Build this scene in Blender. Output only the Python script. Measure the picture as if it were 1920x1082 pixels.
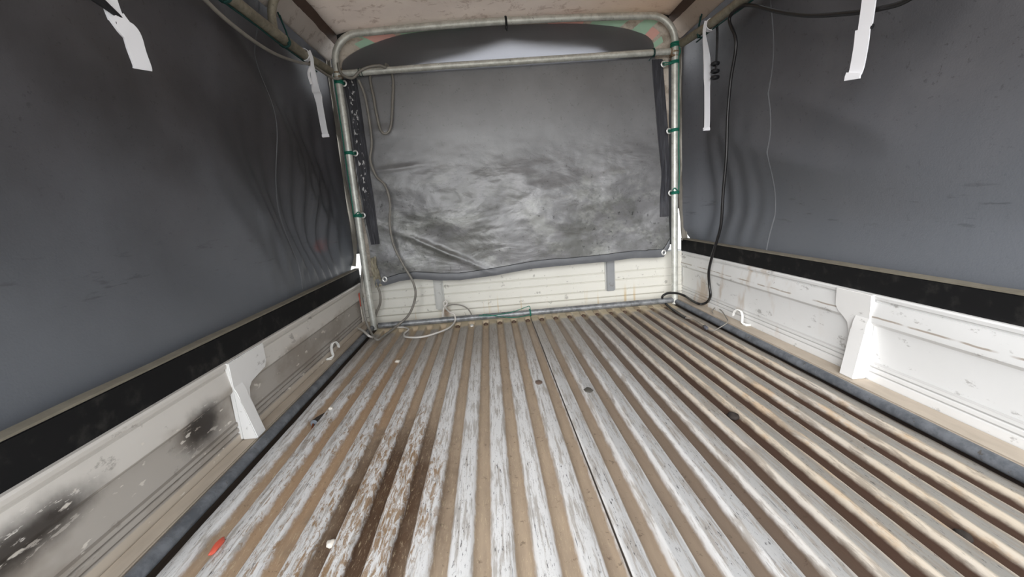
import bpy, bmesh, math, random
from mathutils import Vector, Matrix, noise
random.seed(7)
S = bpy.context.scene
for o in list(bpy.data.objects): bpy.data.objects.remove(o)
C = S.collection

# ------------------------------------------------------------------ camera
F = 809.5037; YAW = -0.0412; PITCH = -0.1902; ROLL = 0.0759; CX = -0.1574; CZ = 0.5887
def rot3():
    cy, sy = math.cos(YAW), math.sin(YAW); cp, sp = math.cos(PITCH), math.sin(PITCH); cr, sr = math.cos(ROLL), math.sin(ROLL)
    Rz = Matrix(((cy, -sy, 0), (sy, cy, 0), (0, 0, 1))); Rx = Matrix(((1, 0, 0), (0, cp, -sp), (0, sp, cp))); Ry = Matrix(((cr, 0, sr), (0, 1, 0), (-sr, 0, cr)))
    return Rz @ Rx @ Ry
RM = rot3(); CAM = Vector((CX, 0, CZ))
cd = bpy.data.cameras.new('camera'); cam = bpy.data.objects.new('camera', cd); C.objects.link(cam)
cd.sensor_width = 36; cd.lens = 36 * F / 1920; cd.clip_start = 0.01
m = Matrix.Identity(4)
for i in range(3):
    m[i][0] = RM[i][0]; m[i][1] = RM[i][2]; m[i][2] = -RM[i][1]; m[i][3] = CAM[i]
cam.matrix_world = m
S.camera = cam
def at(u, v, ax, val):
    """the point of a real plane (axis ax at val) seen at a pixel of the photograph"""
    d = RM @ Vector(((u - 960) / F, 1, -(v - 541) / F))
    return CAM + d * ((val - CAM[ax]) / d[ax])

# ------------------------------------------------------------------ light
S.view_settings.view_transform = 'Standard'; S.view_settings.look = 'None'
S.view_settings.gamma = 1; S.view_settings.use_curve_mapping = False
S.view_settings.exposure = 0.0
w = bpy.data.worlds.new('overcast_sky'); S.world = w; w.use_nodes = True
wn = w.node_tree; bg = wn.nodes['Background']
tc = wn.nodes.new('ShaderNodeTexCoord'); sx = wn.nodes.new('ShaderNodeSeparateXYZ')
wn.links.new(tc.outputs['Generated'], sx.inputs[0])
rp = wn.nodes.new('ShaderNodeValToRGB'); mr = wn.nodes.new('ShaderNodeMapRange')
mr.inputs['From Min'].default_value = -1; mr.inputs['From Max'].default_value = 1
wn.links.new(sx.outputs['Z'], mr.inputs['Value']); wn.links.new(mr.outputs[0], rp.inputs[0])
rp.color_ramp.elements[0].position = .47; rp.color_ramp.elements[0].color = (.55, .53, .5, 1)
rp.color_ramp.elements[1].position = .56; rp.color_ramp.elements[1].color = (.92, .96, 1.0, 1)
wn.links.new(rp.outputs[0], bg.inputs[0]); bg.inputs[1].default_value = 4.0
sl = bpy.data.lights.new('hazy_sun', 'SUN'); so = bpy.data.objects.new('hazy_sun', sl); C.objects.link(so)
sl.energy = 3.9; sl.angle = math.radians(45); sl.color = (1, .99, .98)
so.rotation_euler = Vector((0.42, 1.0, -0.40)).to_track_quat('-Z', 'Y').to_euler()
# the open tailgate: a portal that only guides sky light through the opening
pl = bpy.data.lights.new('tailgate_opening', 'AREA'); po = bpy.data.objects.new('tailgate_opening', pl); C.objects.link(po)
pl.shape = 'RECTANGLE'; pl.size = 1.9; pl.size_y = 1.6; pl.cycles.is_portal = True
po.location = (0, -0.28, 0.75); po.rotation_euler = (math.radians(90), 0, 0)

# ------------------------------------------------------------------ helpers
def srgb(r, g=None, b=None):
    if g is None: g = b = r
    f = lambda c: ((c / 255) / 12.92 if c / 255 <= .04045 else ((c / 255 + .055) / 1.055) ** 2.4)
    return (f(r), f(g), f(b), 1)
class NM:
    """small node material builder"""
    def __init__(s, name, base=(.5, .5, .5, 1), rough=.6, metal=0, spec=.5):
        s.m = bpy.data.materials.new(name); s.m.use_nodes = True; s.t = s.m.node_tree; s.N = s.t.nodes; s.L = s.t.links
        s.b = s.N['Principled BSDF']; s.b.inputs['Base Color'].default_value = base
        s.b.inputs['Roughness'].default_value = rough; s.b.inputs['Metallic'].default_value = metal
        s.b.inputs['Specular IOR Level'].default_value = spec
        g = s.N.new('ShaderNodeNewGeometry'); s.pos = g.outputs['Position']
        sp = s.N.new('ShaderNodeSeparateXYZ'); s.L.new(s.pos, sp.inputs[0]); s.x, s.y, s.z = sp.outputs
    def noise(s, scale=(1, 1, 1), sc=5, det=4, rough=.6, off=(0, 0, 0), dist=0):
        mp = s.N.new('ShaderNodeMapping'); mp.inputs['Scale'].default_value = scale; mp.inputs['Location'].default_value = off
        s.L.new(s.pos, mp.inputs[0]); n = s.N.new('ShaderNodeTexNoise'); n.inputs['Scale'].default_value = sc
        n.inputs['Detail'].default_value = det; n.inputs['Roughness'].default_value = rough; n.inputs['Distortion'].default_value = dist
        s.L.new(mp.outputs[0], n.inputs[0]); return n.outputs[0]
    def put(s, inp, v):
        if isinstance(v, (int, float)): inp.default_value = v
        elif isinstance(v, tuple): inp.default_value = v
        else: s.L.new(v, inp)
    def ramp(s, v, a, b, lo=0., hi=1.):
        n = s.N.new('ShaderNodeMapRange'); n.interpolation_type = 'SMOOTHSTEP'
        s.put(n.inputs['Value'], v); n.inputs['From Min'].default_value = min(a, b); n.inputs['From Max'].default_value = max(a, b)
        n.inputs['To Min'].default_value = lo if a < b else hi; n.inputs['To Max'].default_value = hi if a < b else lo
        return n.outputs[0]
    def math(s, op, a, b=0., c=0.):
        n = s.N.new('ShaderNodeMath'); n.operation = op
        for i, v in enumerate((a, b, c)): s.put(n.inputs[i], v)
        return n.outputs[0]
    def mul(s, *a):
        r = a[0]
        for k in a[1:]: r = s.math('MULTIPLY', r, k)
        return r
    def mix(s, fac, a, b):
        n = s.N.new('ShaderNodeMix'); n.data_type = 'RGBA'
        s.put(n.inputs[0], fac); s.put(n.inputs[6], a); s.put(n.inputs[7], b); return n.outputs[2]
    def blob(s, c, r, warp=0.):
        """soft spot of radius r=(rx,ry,rz) round world point c"""
        v = s.N.new('ShaderNodeVectorMath'); v.operation = 'SUBTRACT'; s.L.new(s.pos, v.inputs[0]); v.inputs[1].default_value = c
        d = s.N.new('ShaderNodeVectorMath'); d.operation = 'DIVIDE'; s.L.new(v.outputs[0], d.inputs[0]); d.inputs[1].default_value = r
        l = s.N.new('ShaderNodeVectorMath'); l.operation = 'LENGTH'; s.L.new(d.outputs[0], l.inputs[0])
        o = l.outputs['Value']
        if warp: o = s.math('ADD', o, s.math('MULTIPLY', s.math('SUBTRACT', s.noise(sc=14, off=c), .5), warp))
        return s.ramp(o, 1.0, .25)
    def col(s, v): s.put(s.b.inputs['Base Color'], v); return s
    def rough(s, v): s.put(s.b.inputs['Roughness'], v); return s
    def bump(s, h, strength=.3, dist=.002):
        n = s.N.new('ShaderNodeBump'); n.inputs['Strength'].default_value = strength; n.inputs['Distance'].default_value = dist
        s.put(n.inputs['Height'], h); s.L.new(n.outputs[0], s.b.inputs['Normal']); return s

def tag(o, label=None, cat=None, group=None, kind=None):
    if label: o['label'] = label
    if cat: o['category'] = cat
    if group: o['group'] = group
    if kind: o['kind'] = kind
    return o
def empty(name, loc, label, cat, group=None):
    o = bpy.data.objects.new(name, None); C.objects.link(o); o.location = loc; o.empty_display_size = .05
    tag(o, label, cat, group); bpy.context.view_layer.update(); return o
def link(name, bm, mats, parent=None, smooth=True, sharp=35):
    me = bpy.data.meshes.new(name)
    bmesh.ops.recalc_face_normals(bm, faces=bm.faces)
    bm.to_mesh(me); bm.free()
    o = bpy.data.objects.new(name, me); C.objects.link(o)
    for mm in (mats if isinstance(mats, (list, tuple)) else [mats]): me.materials.append(mm.m if isinstance(mm, NM) else mm)
    if smooth:
        for p in me.polygons: p.use_smooth = True
        me.set_sharp_from_angle(angle=math.radians(sharp))
    if parent:
        o.parent = parent; o.matrix_parent_inverse = Matrix.Translation(parent.location).inverted()
    return o
def box(bm, x0, x1, y0, y1, z0, z1, bev=0., mi=0):
    vs = [bm.verts.new((x, y, z)) for x in (x0, x1) for y in (y0, y1) for z in (z0, z1)]
    fs = [bm.faces.new([vs[i] for i in q]) for q in ((0, 1, 3, 2), (4, 6, 7, 5), (0, 4, 5, 1), (2, 3, 7, 6), (0, 2, 6, 4), (1, 5, 7, 3))]
    for f_ in fs: f_.material_index = mi
    if bev:
        es = list({e for f_ in fs for e in f_.edges}); bmesh.ops.bevel(bm, geom=es, offset=bev, segments=2, affect='EDGES')
def smoothpath(pts, n=6, closed=False):
    pts = [Vector(p) for p in pts]; out = []
    L = len(pts)
    for i in range(L - 1):
        p0 = pts[max(i - 1, 0)]; p1 = pts[i]; p2 = pts[i + 1]; p3 = pts[min(i + 2, L - 1)]
        for k in range(n):
            t = k / n
            out.append(.5 * ((2 * p1) + (-p0 + p2) * t + (2 * p0 - 5 * p1 + 4 * p2 - p3) * t * t + (-p0 + 3 * p1 - 3 * p2 + p3) * t ** 3))
    out.append(pts[-1]); return out
def tube(bm, pts, r, seg=10, caps=True, mi=0, closed=False):
    pts = [Vector(p) for p in pts]; rings = []; up = None; n = len(pts)
    for i, p in enumerate(pts):
        if closed: t = (pts[(i + 1) % n] - pts[i - 1])
        else: t = pts[min(i + 1, n - 1)] - pts[max(i - 1, 0)]
        if t.length < 1e-9: t = Vector((0, 0, 1))
        t.normalize()
        if up is None: up = Vector((0, 0, 1)) if abs(t.z) < .9 else Vector((1, 0, 0))
        a = t.cross(up)
        if a.length < 1e-4: a = t.cross(Vector((0.3, 1, 0.2)))
        a.normalize(); b = a.cross(t).normalized(); up = b
        rr = r[i] if isinstance(r, list) else r
        rings.append([bm.verts.new(p + (a * math.cos(2 * math.pi * k / seg) + b * math.sin(2 * math.pi * k / seg)) * rr) for k in range(seg)])
    last = n if closed else n - 1
    for i in range(last):
        A, B = rings[i], rings[(i + 1) % n]
        for k in range(seg):
            f_ = bm.faces.new((A[k], A[(k + 1) % seg], B[(k + 1) % seg], B[k])); f_.material_index = mi
    if caps and not closed:
        bm.faces.new(rings[0]).material_index = mi; bm.faces.new(rings[-1][::-1]).material_index = mi
def extrude_y(bm, prof, y0, y1, ny=1, mi=0, jit=None):
    """closed outline prof [(x,z)] pulled along Y"""
    rings = []
    for j in range(ny + 1):
        y = y0 + (y1 - y0) * j / ny
        rings.append([bm.verts.new((x + (jit(y, z) if jit else 0), y, z)) for x, z in prof])
    n = len(prof)
    for a, b in zip(rings, rings[1:]):
        for k in range(n):
            bm.faces.new((a[k], a[(k + 1) % n], b[(k + 1) % n], b[k])).material_index = mi
    bm.faces.new(rings[0]); bm.faces.new(rings[-1][::-1])
def sheet(bm, fn, nu, nv, thick, nrm, mi=0):
    """two-sided sheet: fn(u,v)->point, pushed by nrm*thick for its back"""
    nrm = Vector(nrm)
    A = [[bm.verts.new(fn(i / nu, j / nv)) for j in range(nv + 1)] for i in range(nu + 1)]
    B = [[bm.verts.new(Vector(fn(i / nu, j / nv)) + nrm * thick) for j in range(nv + 1)] for i in range(nu + 1)]
    for i in range(nu):
        for j in range(nv):
            bm.faces.new((A[i][j], A[i + 1][j], A[i + 1][j + 1], A[i][j + 1])).material_index = mi
            bm.faces.new((B[i][j], B[i][j + 1], B[i + 1][j + 1], B[i + 1][j])).material_index = mi
    for i in range(nu):
        bm.faces.new((A[i][0], B[i][0], B[i + 1][0], A[i + 1][0])); bm.faces.new((A[i][nv], A[i + 1][nv], B[i + 1][nv], B[i][nv]))
    for j in range(nv):
        bm.faces.new((A[0][j], A[0][j + 1], B[0][j + 1], B[0][j])); bm.faces.new((A[nu][j], B[nu][j], B[nu][j + 1], A[nu][j + 1]))
def ribbon(bm, pts, wid, th, side, mi=0):
    """flat strap through pts; side = width direction (vector or list)"""
    pts = [Vector(p) for p in pts]; n = len(pts); rings = []
    for i, p in enumerate(pts):
        t = (pts[min(i + 1, n - 1)] - pts[max(i - 1, 0)]).normalized()
        s = Vector(side[i] if isinstance(side, list) else side); s = (s - t * s.dot(t)).normalized(); nn = t.cross(s)
        wd = wid[i] if isinstance(wid, list) else wid
        rings.append([bm.verts.new(p + s * a * wd / 2 + nn * b * th / 2) for a, b in ((-1, -1), (1, -1), (1, 1), (-1, 1))])
    for a, b in zip(rings, rings[1:]):
        for k in range(4): bm.faces.new((a[k], a[(k + 1) % 4], b[(k + 1) % 4], b[k])).material_index = mi
    bm.faces.new(rings[0]).material_index = mi; bm.faces.new(rings[-1][::-1]).material_index = mi
def ring(bm, c, R_, r, axis='y', seg=18, sq=1.):
    pts = []
    for k in range(seg):
        a = 2 * math.pi * k / seg; u, v = math.cos(a) * R_, math.sin(a) * R_ * sq
        pts.append(Vector(c) + (Vector((u, 0, v)) if axis == 'y' else Vector((0, u, v)) if axis == 'x' else Vector((u, v, 0))))
    tube(bm, pts, r, 8, closed=True)
def fb(x, y, z=0., o=3):
    return noise.fractal(Vector((x, y, z)), 1., 2., o)

# ------------------------------------------------------------------ materials
# corrugated bed: white paint worn on the ridges, dirt in the channels, some light and shade painted in
PITCH_R = 0.0735; X0R = 0.003; ZT = 0.004; ZV = -0.0145
fl = NM('worn_bed_paint', rough=.5)
sp_ = fl.math('SUBTRACT', fl.math('FRACT', fl.math('ADD', fl.math('DIVIDE', fl.math('SUBTRACT', fl.x, X0R), PITCH_R), 20.5)), .5)   # signed: 0 = channel
phase = fl.math('ABSOLUTE', sp_)
streak = fl.noise((30, 2.2, 1), 4, 6, .65)
fleck = fl.noise((60, 9, 1), 5, 4, .7, (3, 1, 0))
fleck2 = fl.noise((34, 12, 1), 7, 5, .8, (3, 7, 0), 1.2)
broad = fl.noise((1, .8, 1), 3, 3, .5, (7, 3, 0))
right = fl.ramp(fl.x, -.12, .12)
far_r = fl.ramp(fl.x, .22, .5)
paint = fl.mix(broad, srgb(206, 205, 204), srgb(228, 228, 228))
top_shade = fl.mul(fl.ramp(phase, .26, .34), right, .85)  # grey shade painted on the ridge tops, leaving the slopes brighter as if lit
paint = fl.mix(top_shade, paint, fl.mix(far_r, srgb(172, 172, 172), srgb(128, 124, 116)))
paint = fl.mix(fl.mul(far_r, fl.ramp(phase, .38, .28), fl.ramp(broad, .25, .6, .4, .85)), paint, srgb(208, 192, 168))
rustmask = fl.mul(fl.ramp(fl.noise((9, 1.6, 1), 3.5, 6, .7, (1, 8, 0)), .50, .60), fl.ramp(fl.x, .3, .55), fl.ramp(phase, .42, .30))
paint = fl.mix(fl.mul(rustmask, .40), paint, srgb(200, 158, 104))
paint = fl.mix(fl.mul(fl.ramp(fl.y, 1.3, 1.95), fl.ramp(fl.x, .35, -.1, .35, .75)), paint, srgb(146, 136, 124))
paint = fl.mix(fl.mul(fl.ramp(streak, .48, .60), .6), paint, srgb(140, 130, 118))
fmask = fl.ramp(fl.noise((1, .7, 1), 6, 2), .36, .56, .3, 1.)
paint = fl.mix(fl.mul(fl.ramp(fleck, .58, .66), fl.ramp(phase, .24, .34), fmask), paint, srgb(62, 60, 62))
paint = fl.mix(fl.mul(fl.ramp(fleck2, .60, .66), fl.ramp(phase, .24, .34), fl.ramp(right, 0, 1, 1, .35), .8), paint, srgb(92, 82, 76))
scuff = fl.noise((80, 1.6, 1), 4, 5, .7, (9, 5, 0))
paint = fl.mix(fl.mul(fl.ramp(scuff, .62, .68), .75), paint, srgb(56, 60, 76))
dirt = fl.mix(fl.noise((10, 1.5, 1), 6, 5), srgb(146, 130, 114), srgb(196, 176, 152))
dirt = fl.mix(fl.mul(fl.ramp(fl.x, -.1, .3), .85), dirt, srgb(112, 98, 86))
dirt = fl.mix(fl.mul(fl.ramp(fl.x, .2, .45), .95), dirt, srgb(72, 52, 42))
wet = fl.blob((-.43, .82, 0), (.20, .58, .4), .5)
dirt = fl.mix(wet, dirt, fl.mix(fl.noise((4, 1, 1), 12, 5), srgb(62, 46, 36), srgb(104, 80, 60)))
tanL = fl.mul(fl.blob((-.60, 1.15, 0), (.26, 1.05, .4), .5), .75)
dirt = fl.mix(fl.mul(tanL, fl.ramp(wet, .6, .1)), dirt, srgb(172, 142, 112))
dirt = fl.mix(fl.mul(fl.ramp(fl.noise((60, 8, 1), 5, 6, .85, (1, 1, 0), .8), .56, .62), fl.ramp(fl.x, .1, -.1), .7), dirt, srgb(206, 190, 160))
dirt = fl.mix(fl.mul(fl.ramp(fl.noise((3, 3, 1), 22, 5, .8, (2, 1, 0)), .60, .66), .5), dirt, srgb(70, 56, 46))
brown = fl.ramp(fl.math('ADD', fl.noise((30, 5, 1), 5, 7, .8, (4, 4, 0), .8), fl.mul(wet, .06)), .53, .60)
paint = fl.mix(fl.mul(brown, fl.ramp(fl.math('ADD', wet, tanL), .1, .8), .85), paint, srgb(138, 106, 66))
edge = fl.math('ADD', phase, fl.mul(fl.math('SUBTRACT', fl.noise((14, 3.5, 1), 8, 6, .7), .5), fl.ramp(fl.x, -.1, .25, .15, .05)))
edge = fl.math('ADD', edge, fl.mul(fl.ramp(sp_, .06, .14), right, .06))      # dirt kept off the left-facing slopes, painting them lit and the others shaded
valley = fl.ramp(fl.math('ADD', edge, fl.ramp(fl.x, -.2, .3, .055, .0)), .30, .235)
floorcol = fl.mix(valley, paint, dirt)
endc = fl.mul(fl.ramp(fl.math('ADD', fl.y, fl.mul(fl.noise(sc=18), .06)), 2.13, 2.18), fl.ramp(phase, .2, .3, .35, .85))
floorcol = fl.mix(endc, floorcol, srgb(212, 196, 164))
floorcol = fl.mix(fl.ramp(fl.math('ABSOLUTE', fl.math('SUBTRACT', fl.x, .0205)), .0016, .0008), floorcol, srgb(50, 44, 40))
side = fl.mul(fl.ramp(fl.math('ABSOLUTE', fl.x), .782, .792), .9)  # dark band painted beside the base rails for their shadow
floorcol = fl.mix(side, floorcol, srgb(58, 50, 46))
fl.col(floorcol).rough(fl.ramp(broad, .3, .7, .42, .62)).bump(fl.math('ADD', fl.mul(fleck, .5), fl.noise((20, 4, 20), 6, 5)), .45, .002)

def painted(name, a, b, extra=None, rough=.45):
    n = NM(name, rough=rough)
    c = n.mix(n.noise((1, 1, 1), 4, 5), srgb(*a), srgb(*b))
    c = n.mix(n.mul(n.ramp(n.noise((1, .5, 1), 24, 5, .7), .60, .68), .5), c, srgb(110, 104, 98))
    if extra: c = extra(n, c)
    n.col(c).bump(n.noise(sc=40), .12, .001); return n
def grooves(n, c, k_=.6):
    for zg in (.0495, .0655, .0795):
        c = n.mix(n.mul(n.ramp(n.math('ABSOLUTE', n.math('SUBTRACT', n.z, zg)),   .0026, .0012), k_), c, srgb(96, 88, 80))
    return c
def left_extra(n, c):
    c = n.mix(n.mul(n.ramp(n.noise((1, .6, 1.2), 6, 4, .6, (2, 2, 2)), .42, .62), n.ramp(n.z, .19, .17), .7), c, srgb(146, 134, 120))
    c = n.mix(n.mul(n.ramp(n.z, .168, .155), .55), c, srgb(146, 138, 129))
    c = grooves(n, c)
    c = n.mix(n.ramp(n.z, .047, .043, 0, .8), c, srgb(200, 188, 172))
    soot = n.blob((-.868, .985, .135), (.2, .115, .072), .7)
    s2 = n.blob((-.868, .585, .165), (.2, .17, .055), .6)
    sc = n.ramp(n.noise((3, 1.2, 6), 12, 5, .7), .62, .58)
    c = n.mix(n.mul(n.math('MAXIMUM', soot, s2), sc, .95), c, srgb(44, 38, 34))
    sc2 = n.mul(n.ramp(n.noise((2, 2.5, 7), 7, 3, .6, (5, 1, 1)), .64, .68), n.ramp(n.z, .21, .19), .8)
    return n.mix(sc2, c, srgb(226, 220, 210))
def right_extra(n, c):
    c = grooves(n, c, .35)
    rust = n.mul(n.ramp(n.noise((1, 1.5, .6), 5, 4, .6, (3, 3, 3)), .56, .70), n.ramp(n.y, 1.2, 1.7), .55)
    c = n.mix(rust, c, srgb(176, 146, 108))
    ln = n.mul(n.ramp(n.math('ABSOLUTE', n.math('SUBTRACT', n.z, n.math('ADD', .206, n.mul(n.noise(sc=9), .008)))), .003, .0012), n.ramp(n.noise((1, 2, 1), 6, 2), .42, .55), .7)
    return n.mix(ln, c, srgb(140, 120, 98))
M_left = painted('left_gate_paint', (202, 197, 190), (222, 218, 212), left_extra)
M_right = painted('right_gate_paint', (222, 222, 220), (238, 238, 238), right_extra)
def front_extra(n, c):
    for zg in (.048, .087, .140, .184):
        c = n.mix(n.mul(n.ramp(n.math('ABSOLUTE', n.math('SUBTRACT', n.z, zg)), .0028, .0012), {.048: .65, .087: .4}.get(zg, .25)), c, srgb(120, 114, 100))
    c = n.mix(n.mul(n.ramp(n.noise((9, 1, .4), 4, 3, .5, (1, 0, 5)), .60, .70), n.ramp(n.z, .13, .04), .6), c, srgb(196, 168, 112))
    return n.mix(n.mul(n.blob((-.43, 2.32, .04), (.03, .1, .045), .6), .7), c, srgb(128, 88, 50))
M_front = painted('front_gate_paint', (214, 212, 202), (232, 230, 222), front_extra)
M_brack = painted('bracket_paint', (228, 227, 224), (242, 241, 240))
M_post = painted('grey_post_paint', (172, 172, 168), (204, 204, 200))

def metal(name, a, b, rough=.42, met=.35):
    n = NM(name, rough=rough, metal=met)
    c = n.mix(n.ramp(n.noise(sc=22, det=5, rough=.7), .35, .65), srgb(*a), srgb(*b))
    c = n.mix(n.mul(n.ramp(n.noise(sc=60, det=4, rough=.7, off=(1, 2, 3)), .63, .69), .6), c, srgb(84, 74, 62))
    n.col(c).bump(n.noise(sc=90), .15, .001); return n
M_tube = metal('galvanised_tube', (192, 193, 186), (222, 223, 216))
M_tube_low = metal('dull_galvanised_tube', (104, 106, 108), (150, 152, 154))
M_rail = metal('dusty_rail_tube', (120, 114, 100), (150, 144, 128), .6, .2)
M_base = metal('grey_blue_base_rail', (92, 96, 102), (122, 126, 132), .5, .2)
M_weld = metal('rusty_weld', (120, 96, 74), (160, 140, 112), .8, .1)

def tarp(name, a, b, sc, rough, extra=None):
    n = NM(name, rough=rough, spec=.5)
    c = n.mix(n.ramp(n.noise(sc=sc, det=5, rough=.6), .3, .7), srgb(*a), srgb(*b))
    c = n.mix(n.mul(n.ramp(n.noise(sc=55, det=4, rough=.8, off=(4, 4, 4)), .60, .66), .45), c, srgb(40, 40, 40))
    if extra: c = extra(n, c)
    n.col(c); return n
def side_tarp_extra(n, c):
    c = n.mix(n.mul(n.ramp(n.math('ADD', n.z, n.mul(n.noise(sc=3), .4)), 1.15, .5), .7), c, srgb(112, 117, 124))      # lower part painted lighter to stand in for the light falling on it
    marks = n.mul(n.ramp(n.noise((1, 1.4, 9), 7, 4, .6, (2, 5, 1)), .60, .70), n.ramp(n.z, .60, .52), n.ramp(n.z, .42, .48), .4)
    return n.mix(marks, c, srgb(50, 52, 54))
def left_tarp_extra(n, c):
    c = side_tarp_extra(n, c)
    return n.mix(n.mul(n.blob((-.91, 2.10, .47), (.1, .12, .05), .9), .6), c, srgb(150, 78, 70))
M_tarpR = tarp('right_tarp_pvc', (84, 84, 88), (100, 100, 104), 3, .50, side_tarp_extra)
M_tarpL = tarp('left_tarp_pvc', (60, 58, 60), (84, 83, 87), 2, .50, left_tarp_extra)
for n in (M_tarpR, M_tarpL): n.bump(n.math('ADD', n.noise(sc=260, det=2), n.mul(n.noise(sc=7, det=4), 4.)), .18, .002)
def front_tarp_extra(n, c):
    low = n.ramp(n.z, .95, .55)
    d = n.mul(n.ramp(n.noise((1, 1, 1.3), 4.5, 5, .65, (1, 1, 9)), .46, .62), low, .6)
    c = n.mix(d, c, srgb(78, 80, 72))
    p = n.mul(n.ramp(n.noise((1, 1, 1.6), 5, 5, .7, (8, 1, 2)), .50, .66), low, .6)
    c = n.mix(p, c, srgb(160, 162, 158))
    sp = n.mul(n.ramp(n.noise((1, 1, 1), 30, 4, .75, (5, 5, 5)), .62, .66), low, .7)
    return n.mix(sp, c, srgb(36, 36, 34))
M_tarpF = tarp('front_tarp_pvc', (106, 106, 108), (120, 120, 122), 4, .36, front_tarp_extra)
M_tarpF.b.inputs['Specular IOR Level'].default_value = .9
wr = M_tarpF.noise((1, 1, 1.7), 5, 5, .5, (0, 0, 0), .5)
M_tarpF.bump(M_tarpF.math('ADD', M_tarpF.mul(wr, M_tarpF.ramp(M_tarpF.z, 1.0, .62, .06, 1.)), M_tarpF.mul(M_tarpF.noise(sc=300, det=2), .02)), .55, .018)
n = M_tarpF
tb = n.N.new('ShaderNodeBsdfTranslucent'); tb.inputs[0].default_value = srgb(226, 226, 230); mx = n.N.new('ShaderNodeMixShader'); n.put(mx.inputs[0], n.ramp(n.z, 1.235, 1.262, 0, .62))
n.L.new(n.b.outputs[0], mx.inputs[1]); n.L.new(tb.outputs[0], mx.inputs[2]); n.L.new(mx.outputs[0], n.N['Material Output'].inputs[0])   # thinner upper panel lets daylight through
M_strip = NM('webbing_strip', rough=.55); n = M_strip
n.col(n.mix(n.mul(n.ramp(n.noise((60, 1, 2), 4, 3), .52, .60), .5), srgb(44, 44, 50), srgb(84, 86, 94)))
M_stripL = NM('worn_webbing_strip', rough=.55); n = M_stripL
c0 = n.mix(n.mul(n.ramp(n.noise((60, 1, 2), 4, 3), .52, .60), .5), srgb(40, 40, 46), srgb(84, 86, 94))
n.col(n.mix(n.mul(n.ramp(n.noise((26, 1, 16), 3, 4, .6, (2, 0, 3)), .57, .60), n.ramp(n.math('ABSOLUTE', n.math('ADD', n.x, .758)), .018, .010), n.ramp(n.z, .62, .75)), c0, srgb(206, 206, 206)))
M_hem = NM('dusty_hem', rough=.7); M_hem.col(M_hem.mix(M_hem.noise(sc=30, det=5), srgb(110, 106, 98), srgb(158, 152, 142)))
M_fhem = NM('grey_tarp_hem', rough=.45); M_fhem.col(M_fhem.mix(M_fhem.noise((1, 1, 1), 12, 4), srgb(82, 84, 88), srgb(112, 114, 118)))
M_roof = NM('dusty_roof_panel', rough=.75); n = M_roof
c = n.mix(n.noise(sc=5, det=6, rough=.65), srgb(196, 187, 181), srgb(222, 214, 206))
c = n.mix(n.mul(n.ramp(n.noise((1, 1, 1), 16, 6, .75, (1, 1, 0), .5), .54, .64), .6), c, srgb(150, 134, 124))
c = n.mix(n.mul(n.ramp(n.x, .1, .8), .45), c, srgb(202, 176, 150))
n.col(c).bump(n.noise(sc=14, det=6, dist=1), .5, .006)
tb = n.N.new('ShaderNodeBsdfTranslucent'); n.put(tb.inputs[0], c); mx = n.N.new('ShaderNodeMixShader'); mx.inputs[0].default_value = .30
n.L.new(n.b.outputs[0], mx.inputs[1]); n.L.new(tb.outputs[0], mx.inputs[2]); n.L.new(mx.outputs[0], n.N['Material Output'].inputs[0])   # thin cover that lets some daylight through
M_brown = NM('brown_seam_tape', rough=.7); M_brown.col(M_brown.mix(M_brown.noise(sc=30), srgb(70, 54, 48), srgb(98, 78, 68)))
M_black = NM('black_rubber_plank', rough=.8, spec=.2); n = M_black
n.col(n.mix(n.ramp(n.noise(sc=20, det=5), .5, .75), srgb(22, 22, 23), srgb(48, 47, 45)))
M_tan = NM('dusty_plank_edge', rough=.85); M_tan.col(M_tan.mix(M_tan.noise(sc=26, det=5), srgb(98, 92, 80), srgb(140, 134, 120)))
M_ledge = NM('dirty_ledge', rough=.8); n = M_ledge
n.col(n.mix(n.noise((4, 1, 1), 8, 5), srgb(164, 152, 138), srgb(206, 194, 178)))
M_white = NM('white_webbing', srgb(240, 240, 244), .5)
M_blk = NM('black_webbing', srgb(20, 20, 24), .6)
M_ring = NM('eyelet_metal', srgb(225, 225, 222), .35, .5)
M_green = NM('green_cord', srgb(18, 112, 92), .6)
M_greenD = NM('dark_green_cord', srgb(10, 62, 58), .6)
M_grey = NM('grey_cable_sheath', rough=.45); M_grey.col(M_grey.mix(M_grey.noise(sc=20), srgb(106, 102, 96), srgb(150, 146, 138)))
M_pale = NM('pale_cable_sheath', srgb(206, 202, 196), .45)
M_blackc = NM('black_cable_sheath', srgb(24, 23, 24), .4)
M_hook = NM('white_hook_paint', srgb(238, 238, 234), .4)
M_cab = NM('dark_cab_back', srgb(16, 16, 18), .7)
M_out = NM('ground_outside', srgb(150, 148, 142), .9)
M_pink = NM('pastel_pink_cloth', srgb(238, 186, 176), .8); M_mint = NM('pastel_green_cloth', srgb(180, 216, 192), .8)
M_lip = NM('dusty_roof_lip', rough=.8); M_lip.col(M_lip.mix(M_lip.ramp(M_lip.noise((1, 1, 1), 28, 6, .7), .4, .65), srgb(212, 202, 190), srgb(172, 160, 146)))
M_red = NM('red_plastic', srgb(208, 92, 72), .45); M_rustbolt = NM('rusty_steel', srgb(120, 64, 36), .7, .3)
M_stone = NM('pale_stone', srgb(226, 220, 210), .7); M_dark = NM('dark_grit', srgb(44, 38, 34), .85)
M_cloth = NM('torn_beige_cloth', rough=.85); M_cloth.col(M_cloth.mix(M_cloth.noise(sc=40), srgb(120, 114, 98), srgb(176, 168, 148)))

# ------------------------------------------------------------------ setting
Y0, Y1 = -0.25, 2.32          # open tailgate end, front gate
XL, XR = -0.865, 0.885        # inner faces of the side gates
bm = bmesh.new(); box(bm, -30, 30, -30, 30, -0.90, -0.80)
tag(link('ground', bm, M_out, smooth=False), kind='structure')

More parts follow.
